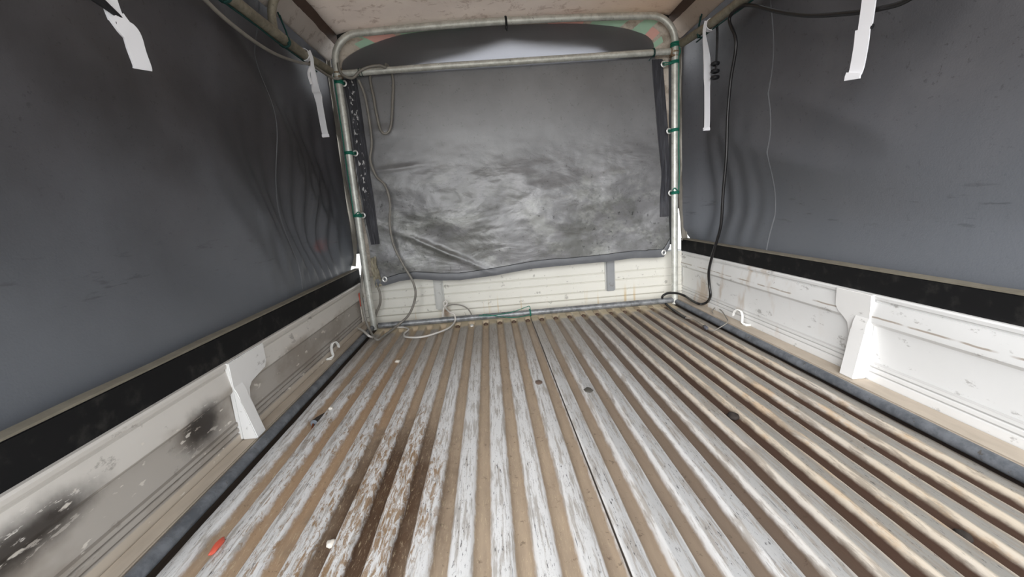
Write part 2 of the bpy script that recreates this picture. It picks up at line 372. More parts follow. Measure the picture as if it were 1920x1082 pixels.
def ridge(x):
    p = ((x - X0R) / PITCH_R + 20.5) % 1 - .5; a = abs(p) * PITCH_R
    t = min(max((a - .0105) / .0105, 0), 1); t = .5 * t + .5 * t * t * (3 - 2 * t)
    return ZV + (ZT - ZV) * t
def floor_z(x, y):
    z = ridge(x)
    e = min(max((y - 2.188) / .025, 0), 1); e = e * e * (3 - 2 * e)
    z = z + (ZT - z) * e
    return z + .0009 * fb(x * 9, y * 3) + (.0012 * fb(x * 40, y * 7) if z > -.005 else 0)
bm = bmesh.new()
xs = [XL - .0]
k = -12
offs = (-.0315, -.022, -.0195, -.017, -.014, -.011, -.008, 0, .008, .011, .014, .017, .0195, .022)
while k <= 12:
    for o_ in offs:
        x = X0R + k * PITCH_R + o_
        if XL < x < XR: xs.append(x)
    k += 1
xs.append(XR)
ys = [Y0 + (2.15 - Y0) * i / 96 for i in range(97)] + [2.15 + .006 * i for i in range(1, 11)] + [2.25, Y1 + .01]
V = [[bm.verts.new((x, y, floor_z(x, y))) for y in ys] for x in xs]
for i in range(len(xs) - 1):
    for j in range(len(ys) - 1): bm.faces.new((V[i][j], V[i + 1][j], V[i + 1][j + 1], V[i][j + 1]))
W2 = [[bm.verts.new((x, y, -.05)) for y in (Y0, Y1 + .01)] for x in (XL, XR)]
bm.faces.new((W2[0][0], W2[0][1], W2[1][1], W2[1][0]))
bm.faces.new([v[0] for v in V] + [W2[1][0], W2[0][0]]); bm.faces.new([v[-1] for v in V][::-1] + [W2[0][1], W2[1][1]])
bm.faces.new(V[0][::-1] + [W2[0][0], W2[0][1]]); bm.faces.new(V[-1] + [W2[1][1], W2[1][0]])
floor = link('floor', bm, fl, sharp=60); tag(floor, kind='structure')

def gate_profile(xw, s, zt):
    """inner face of a side gate from foot to rolled top, then the outside; s=+1 outward on the right"""
    P_ = [(xw + s * .000, .0), (xw, .046), (xw + s * .004, .048), (xw + s * .004, .051), (xw, .053), (xw, .062), (xw + s * .004, .064), (xw + s * .004, .067), (xw, .069), (xw, .078),
          (xw + s * .004, .081), (xw + s * .005, .10), (xw + s * .006, zt - .095), (xw + s * .005, zt - .088), (xw - s * .004, zt - .078), (xw - s * .0045, zt - .070), (xw + s * .002, zt - .030), (xw + s * .003, zt - .022),
          (xw + s * .007, zt - .020), (xw + s * .006, zt - .015), (xw - s * .001, zt - .012), (xw - s * .002, zt - .004), (xw + s * .002, zt), (xw + s * .012, zt), (xw + s * .014, zt - .02), (xw + s * .034, zt - .02), (xw + s * .034, .0)]
    return P_
for nm_, xw, s, zt, mt in (('wall_left', XL, -1, .243, M_left), ('wall_right', XR, 1, .272, M_right)):
    bm = bmesh.new(); extrude_y(bm, gate_profile(xw, s, zt), Y0, Y1, 40, jit=lambda y, z: .0012 * fb(y * 2.5, z * 6, s))
    wl = link(nm_, bm, mt, sharp=28); tag(wl, kind='structure')
# front gate: horizontal ribs between the end margins
bm = bmesh.new()
zs = [(.0, 0), (.044, 0), (.046, .004), (.050, .004), (.053, 0), (.083, 0), (.085, .004), (.089, .004), (.092, 0), (.136, 0), (.138, .004), (.142, .004), (.145, 0), (.180, 0), (.182, .004), (.186, .004), (.189, 0), (.275, 0)]
for i in range(60):
    pass
xa = [XL, -.786, -.784] + [-.784 + 1.566 * i / 24 for i in range(1, 24)] + [.782, .784, XR]
V = [[bm.verts.new((x, Y1 + (d if -.785 < x < .783 else (0. if abs(x) < .80 else -.004)) + .0015 * fb(x * 3, z * 4), z)) for z, d in zs] for x in xa]
for i in range(len(xa) - 1):
    for j in range(len(zs) - 1): bm.faces.new((V[i][j], V[i + 1][j], V[i + 1][j + 1], V[i][j + 1]))
B = [[bm.verts.new((x, Y1 + .035, z)) for z in (0, .275)] for x in (XL, XR)]
bm.faces.new((B[0][0], B[0][1], B[1][1], B[1][0]))
bm.faces.new([v[-1] for v in V] + [B[1][1], B[0][1]]); bm.faces.new([v[0] for v in V][::-1] + [B[0][0], B[1][0]])
bm.faces.new(V[0] + [B[0][1], B[0][0]]); bm.faces.new(V[-1][::-1] + [B[1][0], B[1][1]])
fw = link('wall_front', bm, M_front, sharp=28); tag(fw, kind='structure')
# cab behind; side boxes taller than the cab, added to block stray light
bm = bmesh.new(); box(bm, -.78, 0, 2.375, 2.6, .388, 1.245, .01); box(bm, 0, .78, 2.375, 2.6, .30, 1.245, .01); box(bm, -1.15, -.781, 2.42, 2.6, .388, 1.7, .01); box(bm, .781, .893, 2.42, 2.6, .30, 1.7, .01); box(bm, .894, 1.15, 2.42, 2.6, .50, 1.7, .01); box(bm, -1.0, 1.0, 2.47, 2.6, -.1, .25, .02)
tag(link('wall_cab', bm, M_cab), kind='structure')
# ledges beside the gates
for nm_, a, b in (('trim_1', XL - .0, -.826), ('trim_2', .826, XR)):
    bm = bmesh.new(); box(bm, a, b, Y0, Y1, .004, .026, .003); tag(link(nm_, bm, M_ledge), kind='structure')
# roof panel with seam tapes and sagging sides
def roofz(x):
    a = abs(x)
    return 1.462 - .012 * (a / .8) ** 2 if a < .78 else 1.450 - (a - .78) * .62
bm = bmesh.new()
xr = [-.80 + 1.6 * i / 26 for i in range(27)]
V = [[bm.verts.new((x, y, roofz(x) + .004 * fb(x * 5, y * 4, 5))) for y in [Y0 + (2.36 - Y0) * j / 40 for j in range(41)]] for x in xr]
T = [[bm.verts.new((x, y, roofz(x) + .02)) for y in [Y0 + (2.36 - Y0) * j / 40 for j in range(41)]] for x in xr]
for i in range(26):
    for j in range(40):
        bm.faces.new((V[i][j], V[i + 1][j], V[i + 1][j + 1], V[i][j + 1])); bm.faces.new((T[i][j], T[i][j + 1], T[i + 1][j + 1], T[i + 1][j]))
for i in range(26):
    bm.faces.new((V[i][0], T[i][0], T[i + 1][0], V[i + 1][0])); bm.faces.new((V[i][40], V[i + 1][40], T[i + 1][40], T[i][40]))
roof = link('ceiling', bm, M_roof, sharp=60); tag(roof, kind='structure')
for s in (-1, 1):
    def brn(u, v, s=s): x = .795 + .037 * u; return (s * x, Y0 + (2.36 - Y0) * v, 1.441 - (x - .795) * .75)
    bm = bmesh.new(); sheet(bm, brn, 3, 20, .006, (0, 0, 1)); o = link('trim_3' if s < 0 else 'trim_4', bm, M_brown); tag(o, kind='structure')
    def flap(u, v, s=s):
        y = Y0 + (2.36 - Y0) * v; x = .830 + .052 * u + .004 * fb(y * 3, s)
        return (s * x, y, 1.415 - .064 * u - .006 * math.sin(u * 3.1) + u * .010 * fb(y * 3.3, 3 + s) + .003 * fb(y * 12, u * 3, s))
    bm = bmesh.new(); sheet(bm, flap, 8, 90, .006, (s, 0, .3)); o = link('trim_5' if s < 0 else 'trim_6', bm, M_roof, sharp=60); tag(o, kind='structure')
    # outer roof skin that carries the side tarp
    bm = bmesh.new(); box(bm, min(s * .80, s * .93), max(s * .80, s * .93), Y0, 2.42, 1.475, 1.49)
    tag(link('trim_7' if s < 0 else 'trim_8', bm, M_cab, smooth=False), kind='structure')
# arched lip of the roof above the front tarp, patched with pastel cloth
out_pts = [(-.835, 1.235), (-.830, 1.30), (-.815, 1.36), (-.785, 1.405), (-.74, 1.43), (-.68, 1.445), (-.5, 1.455), (-.25, 1.462), (0, 1.464), (.25, 1.462), (.5, 1.455), (.68, 1.445), (.74, 1.43), (.785, 1.405), (.815, 1.36), (.83, 1.30), (.835, 1.235)]
in_pts = [(-.765, 1.235), (-.762, 1.29), (-.748, 1.322), (-.70, 1.352), (-.63, 1.378), (-.55, 1.398), (-.45, 1.412), (-.25, 1.419), (0, 1.42), (.25, 1.414), (.42, 1.402), (.55, 1.384), (.64, 1.362), (.69, 1.338), (.708, 1.31), (.712, 1.27), (.715, 1.235)]
def interp(pts, n):
    v = smoothpath([(a, 0, b) for a, b in pts], n); return [(p.x, p.z) for p in v]
O, I = interp(out_pts, 5), interp(in_pts, 5)
bm = bmesh.new(); cols = []
A_ = [bm.verts.new((x, 2.262, z)) for x, z in O]; B_ = [bm.verts.new((x, 2.262, z - .010)) for x, z in I]
A2 = [bm.verts.new((x, 2.272, z)) for x, z in O]; B2 = [bm.verts.new((x, 2.272, z - .010)) for x, z in I]
M1 = [bm.verts.new(((a[0] + b[0]) / 2, 2.258, (a[1] + b[1]) / 2)) for a, b in zip(O, I)]
nS = len(O) - 1
for i in range(nS):
    t = i / nS
    ci = 0
    for lo, hi, c_ in ((.20, .265, 2), (.265, .35, 1), (.35, .46, 2), (.54, .60, 1), (.60, .665, 2), (.705, .765, 2), (.765, .835, 1), (.86, .90, 2)):
        if lo < t < hi: ci = c_
    f1 = bm.faces.new((A_[i], A_[i + 1], M1[i + 1], M1[i])); f2 = bm.faces.new((M1[i], M1[i + 1], B_[i + 1], B_[i]))
    f1.material_index = ci if .26 < t < .765 else 0; f2.material_index = ci
    bm.faces.new((A2[i], B2[i], B2[i + 1], A2[i + 1])); bm.faces.new((A_[i], A2[i], A2[i + 1], A_[i + 1])); bm.faces.new((B_[i], B_[i + 1], B2[i + 1], B2[i]))
bm.faces.new((A_[0], M1[0], B_[0], B2[0], A2[0])); bm.faces.new((A_[-1], A2[-1], B2[-1], B_[-1], M1[-1]))
o = link('trim_9', bm, [M_lip, M_pink, M_mint], sharp=50); tag(o, kind='structure')
# front edge flange posts of the cover (beige strips behind the hoop posts)
bm = bmesh.new(); box(bm, -.806, -.778, 2.262, 2.275, .28, 1.25, .002); tag(link('trim_10', bm, M_lip), kind='structure')
bm = bmesh.new(); box(bm, .755, .795, 2.262, 2.275, .70, 1.25, .002); tag(link('trim_11', bm, M_lip), kind='structure')

# outer flap of the roof, hanging in front of the upper half of the front tarp
Vz = [(-.80, 1.24), (-.52, 1.25), (-.46, 1.280), (-.20, 1.318), (0, 1.360), (.16, 1.336), (.42, 1.312), (.56, 1.25), (.80, 1.24)]
def flapf(u, v):
    x = -.80 + 1.6 * u; z0 = next(a[1] + (b[1] - a[1]) * (x - a[0]) / (b[0] - a[0]) for a, b in zip(Vz, Vz[1:]) if x <= b[0] + 1e-6)
    return (x, 2.268, z0 + (1.475 - z0) * v)
bm = bmesh.new(); sheet(bm, flapf, 60, 4, .004, (0, 1, 0)); tag(link('trim_12', bm, M_cab), kind='structure')
# ------------------------------------------------------------------ canopy frame
YF = 2.213; RT = .0165
frame = empty('canopy_frame', (0, YF, 0), 'galvanised steel tube canopy frame with rounded front hoop standing inside the truck bed', 'frame')
def hoop(y, zleg, xh=.80, zt=1.432):
    pts = [(-xh, y, zleg), (-xh - .004, y, .3 + zleg * .7), (-xh - .004, y, 1.10), (-xh - .006, y, 1.25)]
    for k_ in range(0, 9):
        a = math.radians(180 - k_ * 90 / 8); pts.append((-xh + .115 + .121 * math.cos(a), y, zt - .118 + .118 * math.sin(a) - .012))
    for k_ in range(1, 8):
        t = k_ / 8; x = (-xh + .115) + (2 * xh - .23) * t; pts.append((x, y, zt - .012 + .014 * math.sin(math.pi * t)))
    for k_ in range(0, 9):
        a = math.radians(90 - k_ * 90 / 8); pts.append((xh - .115 + .121 * math.cos(a), y, zt - .118 + .118 * math.sin(a) - .012))
    pts += [(xh + .006, y, 1.25), (xh + .004, y, 1.10), (xh, y, .3 + zleg * .7), (xh, y, zleg)]
    return pts
bm = bmesh.new(); tube(bm, hoop(YF, .006), RT, 14); link('hoop', bm, M_tube, frame)
h2 = [p for p in hoop(1.735, 1.25, .86)]; h2 = h2[3:-3]
h2[0] = (-.866, 1.735, 1.255); h2[-1] = (.866, 1.735, 1.285)
bm = bmesh.new(); tube(bm, h2, .0145, 14); link('hoop', bm, M_rail, frame)
bm = bmesh.new(); tube(bm, [(-.80, YF, 1.250), (-.3, YF, 1.256), (.2, YF, 1.257), (.80, YF, 1.258)], .0150, 14)
cb = link('crossbar', bm, M_tube, frame)
bm = bmesh.new(); tube(bm, [(-.775, YF - .002, .024), (-.2, YF, .024), (.3, YF, .025), (.79, YF, .026)], .0155, 14); link('bottom_bar', bm, M_tube_low, frame)
for s in (-1, 1):
    z0, z1 = (1.240, 1.262) if s < 0 else (1.262, 1.288)
    bm = bmesh.new(); tube(bm, [(s * .862, Y0 + .02, z0 - .01), (s * .862, 1.6, (z0 + z1) / 2), (s * .860, 2.02, z1), (s * .835, 2.20, z1)], .0185, 12); link('side_rail', bm, M_rail, frame)
    bm = bmesh.new(); tube(bm, [(s * .807, Y0 + .02, .018), (s * .807, 1.0, .018), (s * .807, 2.2, .018)], .0138, 14); link('base_rail', bm, M_base, frame)
    bm = bmesh.new()
    ring(bm, (s * .803, YF, 1.255), .0155, .004, 'z', 16); ring(bm, (s * .785, YF, 1.255), .0140, .004, 'x', 16)
    box(bm, s * .80 - .017, s * .80 + .017, YF - .018, YF + .018, 1.232, 1.240, .003)
    link('weld_joint', bm, M_weld, frame)

# ------------------------------------------------------------------ planks above the side gates
for s, xi, zb, zt, lab in ((-1, -.876, .215, .318, 'black rubber covered plank along the top of the sooty left gate'), (1, .896, .245, .340, 'black rubber covered plank along the top of the bright white right gate')):
    e = empty('side_plank', (xi, 1.0, zb), lab, 'plank')
    xo = xi + s * .023
    bm = bmesh.new(); box(bm, min(xi, xo), max(xi, xo), Y0, 2.35, zb, zt - .006, .002); link('board', bm, M_black, e)
    bm = bmesh.new()
    V = []
    for j in range(61):
        y = Y0 + (2.35 - Y0) * j / 60; dz = .0022 * fb(y * 5, s)
        V.append([bm.verts.new(p) for p in ((xi, y, zt - .0055), (xi, y, zt - .001 + dz), (xi + s * .004, y, zt + dz), (xo, y, zt + dz + .001), (xo, y, zt - .0055))])
    for a, b in zip(V, V[1:]):
        for k_ in range(5): bm.faces.new((a[k_], a[(k_ + 1) % 5], b[(k_ + 1) % 5], b[k_]))
    bm.faces.new(V[0]); bm.faces.new(V[-1][::-1])
    link('top_edge', bm, M_tan, e)

# ------------------------------------------------------------------ side tarps
def tarpL(u, v):
    y = Y0 + (2.36 - Y0) * u; z = .30 + (1.47 - .30) * v
    d = .050 * fb(y * 1.1 + z * 1.3, z * .4 - y * .3, 1, 1) + .022 * math.sin((y * .62 + z) * 11.5 + 2.2 * fb(y, z, 4, 1)) * (.4 + max(0, fb(y * .8, z * .8, 11, 1)) * 2)
    f_ = min(max((y - 1.45) / .7, 0), 1) * min(max((1.15 - z) / .8, 0), 1)      # gathers fanning from the front corner
    d += f_ * .020 * math.sin(62 * (y - 2.34) * (1 + .18 * (1.3 - z)) + 2 * fb(y * 2, z * 1.2)) + .012 * f_ * fb(y * 9, z * 2, 2)
    d += .03; d *= min(1, max(0, (2.35 - y) * 4)); d *= min(1, (1.5 - z) * 3.5) * min(1, max(0, (z - .30)) * 5 + .15)
    return (-.925 - abs(d) + .030 * max(0, 1 - (2.36 - y) * 6) * min(1, max(0, (z - .312) * 16)), y, z)
def tarpR(u, v):
    y = Y0 + (2.34 - Y0) * u; z = .30 + (1.47 - .30) * v
    d = .045 * fb(y * .9 - z * 1.2, z * .9 + y * .3, 7, 1) + .016 * math.sin((z - y * .2) * 11.0 + 2 * fb(y, z, 8, 1))
    f_ = min(max((y - 1.7) / .5, 0), 1) * min(max((1.0 - z) / .6, 0), 1)
    d += f_ * .012 * math.sin(48 * (y - 2.3)) * (1 + fb(y * 4, z))
    d += .03; d *= min(1, max(0, (2.35 - y) * 4)); d *= min(1, (1.5 - z) * 3.5) * min(1, max(0, (z - .30)) * 5 + .15)
    return (.945 + abs(d) - .048 * max(0, 1 - (2.34 - y) * 6) * min(1, max(0, (z - .334) * 16)), y, z)
def edge_path(fn, u, off=0.): return [Vector(fn(u, i / 40)) + Vector((off, 0, 0)) for i in range(41)]
tl = empty('side_tarp', (-.92, 1.0, .3), 'dark grey side tarp hanging behind the left gate, gathered in folds near the front corner', 'tarp')
bm = bmesh.new(); sheet(bm, tarpL, 150, 60, .003, (-1, 0, 0)); link('sheet', bm, M_tarpL, tl, sharp=80)
tr = empty('side_tarp', (.94, 1.0, .3), 'smooth dark grey side tarp hanging behind the bright right gate', 'tarp')
bm = bmesh.new(); sheet(bm, tarpR, 150, 60, .003, (1, 0, 0)); link('sheet', bm, M_tarpR, tr, sharp=80)
for root, fn, s in ((tl, tarpL, -1), (tr, tarpR, 1)):
    bm = bmesh.new()
    pts = [Vector((s * (.888 + .012 * fb(z * 3, s) + .020 * min(1, max(0, (.62 - z) * 5 if s > 0 else (.44 - z) * 9))), 2.345 + .012 * fb(z * 4, 2 + s) + (.02 if s < 0 else 0) - (.03 * max(0, .6 - z) if s > 0 else 0), z)) for z in [.330 + i * .024 for i in range(47)]]
    ribbon(bm, pts, .030, .006, (1, .35 * s, 0)); ribbon(bm, [p + Vector((s * .018, .004, 0)) for p in pts], .020, .004, (.3, s, 0))
    link('front_hem', bm, M_hem, root)
    ys_, k0 = (1.80, .0) if s < 0 else (1.71, 0)
    u = (ys_ - Y0) / ((2.36 if s < 0 else 2.34) - Y0)
    bm = bmesh.new()
    for du, rr in ((0, .0008), (.0016, .0006)):
        tube(bm, [Vector(fn(u + du - (.02 * (1 - v) if s < 0 else .01 * (1 - v)), v)) + Vector((-s * .0006, 0, 0)) for v in [i / 120 for i in range(2, 117)]], rr, 6)
    link('seam', bm, M_fhem, root)

# ------------------------------------------------------------------ front tarp
top = interp([(-.775, 1.235), (-.768, 1.295), (-.752, 1.322), (-.70, 1.352), (-.63, 1.378), (-.476, 1.413), (-.249, 1.425), (.03, 1.426), (.338, 1.415), (.545, 1.389), (.66, 1.355), (.700, 1.33), (.715, 1.302), (.722, 1.235)], 4)
bot = [(-.775, .235), (-.722, .232), (-.64, .250), (-.56, .254), (-.44, .236), (-.33, .228), (-.15, .238), (.05, .258), (.30, .262), (.45, .262), (.60, .270), (.72, .262), (.765, .262), (.79, .315)]
def lerp_tab(tab, x):
    if x <= tab[0][0]: return tab[0][1]
    for a, b in zip(tab, tab[1:]):
        if x <= b[0]: t = (x - a[0]) / (b[0] - a[0] + 1e-9); return a[1] + (b[1] - a[1]) * t
    return tab[-1][1]
def edges(z):
    xl = lerp_tab([(.22, -.772), (.44, -.778), (.6, -.788), (.9, -.793), (1.24, -.796)], z)
    xr_ = lerp_tab([(.22, .775), (.35, .792), (.46, .786), (.6, .780), (.9, .768), (1.15, .735), (1.24, .722)], z)
    return xl, xr_
def ft_y(x, z):
    y = 2.246
    low = min(max((1.02 - z) / .35, 0), 1) * min(1, max(0, z - .24) * 6 + .1)
    y -= low * (.022 * fb(x * 2.4, z * 4.0, 3, 1) + .008 * fb(x * 6 + z * 3, z * 10, 5, 1) + .0022 * fb(x * 16, z * 26, 6, 2))
    if z < .62:   # diagonal creases running to the lower left
        d = (z - .30) + (x + .25) * .52
        y -= .013 * math.exp(-(d / .016) ** 2) * max(0, 1 - abs(x + .40) * 2.6)
    y -= .010 * math.exp(-((z - .985) / .03) ** 2) * math.exp(-((x + .66) / .07) ** 2)
    y -= .008 * math.exp(-((z - .845 - .06 * x) / .012) ** 2) * math.exp(-((x + .6) / .12) ** 2)
    y -= .018 * max(0, 1 - abs(x - .05) / .75) * math.exp(-((z - .55) / .28) ** 2)
    if z > 1.262:
        t = min((z - 1.262) / .075, 1); lim = max(0, 1 - (abs(x - .05) / .62) ** 2)
        y -= .017 * lim * t - .010 * lim * max(0, (z - 1.345) / .07)
        y += .002 * math.sin(x * 30 + z * 40) * 0
    return y
ft = empty('front_tarp', (0, 2.25, .24), 'crumpled glossy grey front tarp tied inside the hoop under the roof arch', 'tarp')
def tarpF(u, v):
    # u across, v up
    xb = -.772 + (1.562) * u
    zt_ = lerp_tab(top, -.775 + 1.497 * u); zb_ = lerp_tab(bot, xb)
    z = zb_ + (zt_ - zb_) * v
    xl, xr_ = edges(z)
    x = xl + (xr_ - xl) * u
    if z > 1.24: xl2 = -.775; x = xl2 + (1.497) * u if False else x * 1.0
    return (x, ft_y(x, z), z)
bm = bmesh.new(); sheet(bm, tarpF, 190, 150, .003, (0, 1, 0)); link('sheet', bm, M_tarpF, ft, sharp=80)
# bottom hem
bm = bmesh.new()
def hem(u, v):
    p = Vector(tarpF(u, 0)); h = .038 * (1 if u < .93 else 1.1)
    return (p.x, ft_y(p.x, p.z + h * v) - .004 - .003 * math.sin(v * 3.1), p.z - .004 + h * v + .003 * fb(p.x * 5, 1) * v)
sheet(bm, hem, 120, 5, .003, (0, 1, 0)); link('bottom_hem', bm, M_fhem, ft)
bm = bmesh.new(); tube(bm, [Vector(hem(i / 100, 1)) + Vector((0, -.002, .001)) for i in range(101)], .0013, 6); link('hem_stitching', bm, M_blk, ft)
# side reinforcements
def stripf(tab):
    def fn(u, v):
        z = tab[0][0] + (tab[-1][0] - tab[0][0]) * v
        a = lerp_tab([(t[0], t[1]) for t in tab], z); b = lerp_tab([(t[0], t[2]) for t in tab], z)
        x = a + (b - a) * u; return (x, ft_y(x, z) - .005 - .001 * math.sin(u * 22), z)
    return fn
bm = bmesh.new(); sheet(bm, stripf([(.445, -.765, -.722), (.60, -.778, -.722), (.88, -.786, -.722), (1.10, -.784, -.724), (1.235, -.792, -.728)]), 8, 50, .003, (0, 1, 0)); link('reinforcement_strip', bm, M_stripL, ft)
bm = bmesh.new(); sheet(bm, stripf([(.47, .738, .786), (.70, .742, .788), (.90, .728, .782), (1.15, .708, .762), (1.235, .704, .756)]), 8, 50, .003, (0, 1, 0)); link('reinforcement_strip', bm, M_strip, ft)
def eyelet(x, z, y=None, tilt=0):
    y = (ft_y(x, z) - .009) if y is None else y
    bm = bmesh.new(); ring(bm, (x, y, z), .0100, .0042, 'y', 18, 1.15); link('eyelet', bm, M_ring, ft)
EYL = [(-.785, 1.212), (-.777, .893), (-.782, .594)]; EYR = [(.755, 1.207), (.780, .894), (.788, .589)]
for x, z in EYL + EYR + [(-.719, .262), (.752, .283)]: eyelet(x, z, 2.228 if abs(x) > .753 else None)
# crumpled torn corner at the lower left
bm = bmesh.new()
def torn(u, v):
    x = -.776 + .040 * u + .006 * fb(v * 6, u * 3); z = .375 - .155 * v + .01 * u
    return (x - .012 * (1 - v) * u, 2.232 + .012 * fb(u * 5, v * 7, 2) - .01 * math.sin(v * 5), z)
sheet(bm, torn, 12, 24, .003, (0, 1, 0)); link('torn_corner', bm, M_cloth, ft, sharp=60)

# ------------------------------------------------------------------ gate brackets and posts
def bracket(xw, s, zt, ya, yb, yc, lab):
    """T plate on the gate (ya..yc) and a gusset flaring to the ledge (ya..yb)"""
    e = empty('gate_bracket', (xw, ya, .03), lab, 'bracket', None)
    bm = bmesh.new(); xi = xw - s * .007
    out = [(ya, zt - .001), (yc, zt - .001), (yc, zt - .055), (yc - .012, zt - .072), (yb + .040, zt - .082), (yb + .024, zt - .095), (yb + .018, zt - .13), (yb, .03), (ya, .03)]
    f0 = [bm.verts.new((xi, y, z)) for y, z in out]; f1 = [bm.verts.new((xw + s * .004, y, z)) for y, z in out]
    bm.faces.new(f0); bm.faces.new(f1[::-1])
    for k_ in range(len(out)): bm.faces.new((f0[k_], f0[(k_ + 1) % len(out)], f1[(k_ + 1) % len(out)], f1[k_]))
    bmesh.ops.bevel(bm, geom=[e_ for e_ in bm.edges if all(v in f0 for v in e_.verts)], offset=.002, segments=2, affect='EDGES')
    link('mounting_plate', bm, M_brack, e, sharp=40)
    bm = bmesh.new()
    # wedge outline in the X,Z plane with a curved back near the gate
    prof = [(0, zt - .062), (.010, zt - .085), (.014, zt - .11), (.040, .027), (0, .027)]
    ra = [bm.verts.new((xw - s * (.004 + d), ya, z)) for d, z in prof]; rb = [bm.verts.new((xw - s * (.004 + d), yb, z)) for d, z in prof]
    bm.faces.new(ra); bm.faces.new(rb[::-1])
    for k_ in range(5): bm.faces.new((ra[k_], ra[(k_ + 1) % 5], rb[(k_ + 1) % 5], rb[k_]))
    bmesh.ops.bevel(bm, geom=list(bm.edges), offset=.0025, segments=2, affect='EDGES')
    link('gusset', bm, M_brack, e, sharp=40)
bracket(XL, -1, .243, 1.098, 1.142, 1.275, 'grey-white T-shaped steel bracket on the sooty left gate')
bracket(XR, 1, .272, 1.110, 1.160, 1.235, 'white T-shaped steel bracket on the clean right gate')
for x0, x1, z0, lab in ((-.477, -.440, .060, 'pale grey vertical post on the front gate above a rusty patch, left of centre'), (.460, .503, .085, 'dark grey short vertical post on the front gate, right of centre')):
    e = empty('gate_post', ((x0 + x1) / 2, Y1, z0), lab, 'post')
    bm = bmesh.new(); box(bm, x0, x1, Y1 - .020, Y1 - .001, z0, .27, .004); link('post_body', bm, M_post if x0 < 0 else painted('dark_post_paint', (120, 122, 124), (158, 160, 162)), e)
    bm = bmesh.new(); box(bm, x0 - .007, x0, Y1 - .008, Y1 - .001, z0 + .004, .268, .001); box(bm, x1, x1 + .007, Y1 - .008, Y1 - .001, z0 + .004, .268, .001); link('flange', bm, M_post, e)

# ------------------------------------------------------------------ rope hooks on the gates
def hook(xw, s, y, lab):
    o_pts = [(0, .000, .050), (.004, .006, .074), (.012, .016, .088), (.022, .022, .086), (.028, .020, .070)]
    bm = bmesh.new()
    a = [(xw - s * .028, y + .050, .052), (xw - s * .028, y + .044, .068), (xw - s * .024, y + .030, .082), (xw - s * .017, y + .014, .080), (xw - s * .014, y + .006, .064), (xw - s * .016, y + .002, .046), (xw - s * .020, y - .006, .034), (xw - s * .010, y - .020, .031), (xw - s * .002, y - .030, .031)]
    p = smoothpath(a, 5)
    ribbon(bm, p, .011, .004, (-s * 1, -.55, .25))
    box(bm, xw - s * .012 - .011, xw - s * .012 + .011, y - .034, y - .010, .0265, .0305, .001)
    o = link('rope_hook', bm, M_hook, None, sharp=50); tag(o, lab, 'hook', 'white rope hooks')
hook(XL, -1, 1.745, 'small bent white rope hook at the foot of the left gate')
hook(XR, 1, 1.700, 'small bent white rope hook at the foot of the right gate')

# ------------------------------------------------------------------ straps
def strap_far(s, y, ztop, x, zbot, lab, lean, knot):
    e = empty('hanging_strap', (s * .862, y, ztop), lab, 'strap', 'white webbing straps tied to the side rails')
    bm = bmesh.new(); zc = ztop
    # loop round the rail
    lp = [(s * .862 + .0235 * math.cos(a), y, zc + .0235 * math.sin(a)) for a in [2 * math.pi * k_ / 16 for k_ in range(17)]]
    ribbon(bm, lp, .022, .003, (0, 1, 0)); link('rail_loop', bm, M_white, e)
    bm = bmesh.new()
    p = smoothpath([(s * .838, y - .01, zc + .012), (s * .830, y - .012, zc - .02), (s * .835, y - .004, zc - .05), (s * x, y + lean * .3, zc - .13), (s * x, y + lean * .7, (zc + zbot) / 2), (s * x, y + lean, zbot + .03), (s * (x - .004), y + lean + .004, zbot)], 5)
    n_ = len(p); wd = [.014 + .021 * min(1, max(0, (i - 9) / 6)) - .006 * (i > n_ * .66) for i in range(n_)]
    ribbon(bm, p, wd, .0035, (1, .3 * s, 0)); link('tail', bm, M_white, e)
    bm = bmesh.new(); box(bm, s * (x - .002) - .015, s * (x - .002) + .015, y + lean - .003, y + lean + .005, zbot - .003, zbot + .010, .001); link('folded_end', bm, M_white, e)
    bm = bmesh.new()
    if knot == 'L':
        ribbon(bm, smoothpath([(s * .845, y + .004, zc - .045), (s * .852, y - .012, zc - .075), (s * .850, y - .004, zc - .115)], 5), .014, .003, (.2, 1, 0)); link('knot_end', bm, M_white, e)
    else:
        ribbon(bm, smoothpath([(s * .872, y - .03, zc + .02), (s * .876, y - .034, zc - .05), (s * .874, y - .032, zc - .15), (s * .872, y - .030, zc - .20)], 5), .022, .004, (.2, 1, 0))
        for dz in (-.165, -.195, -.22):
            q = [(s * .868 + .012 * math.cos(a), y - .033 + .010 * math.sin(a), zc + dz) for a in [2 * math.pi * k_ / 10 for k_ in range(10)]]
            tube(bm, q, .008, 8, closed=True)
        link('black_tie', bm, M_blk, e)
strap_far(-1, 1.985, 1.262, .842, .945, 'knotted white strap hanging from the left rail near the front corner', .045, 'L')
strap_far(1, 1.985, 1.284, .846, .853, 'long white strap with a black tie behind it near the right front corner', -.012, 'R')
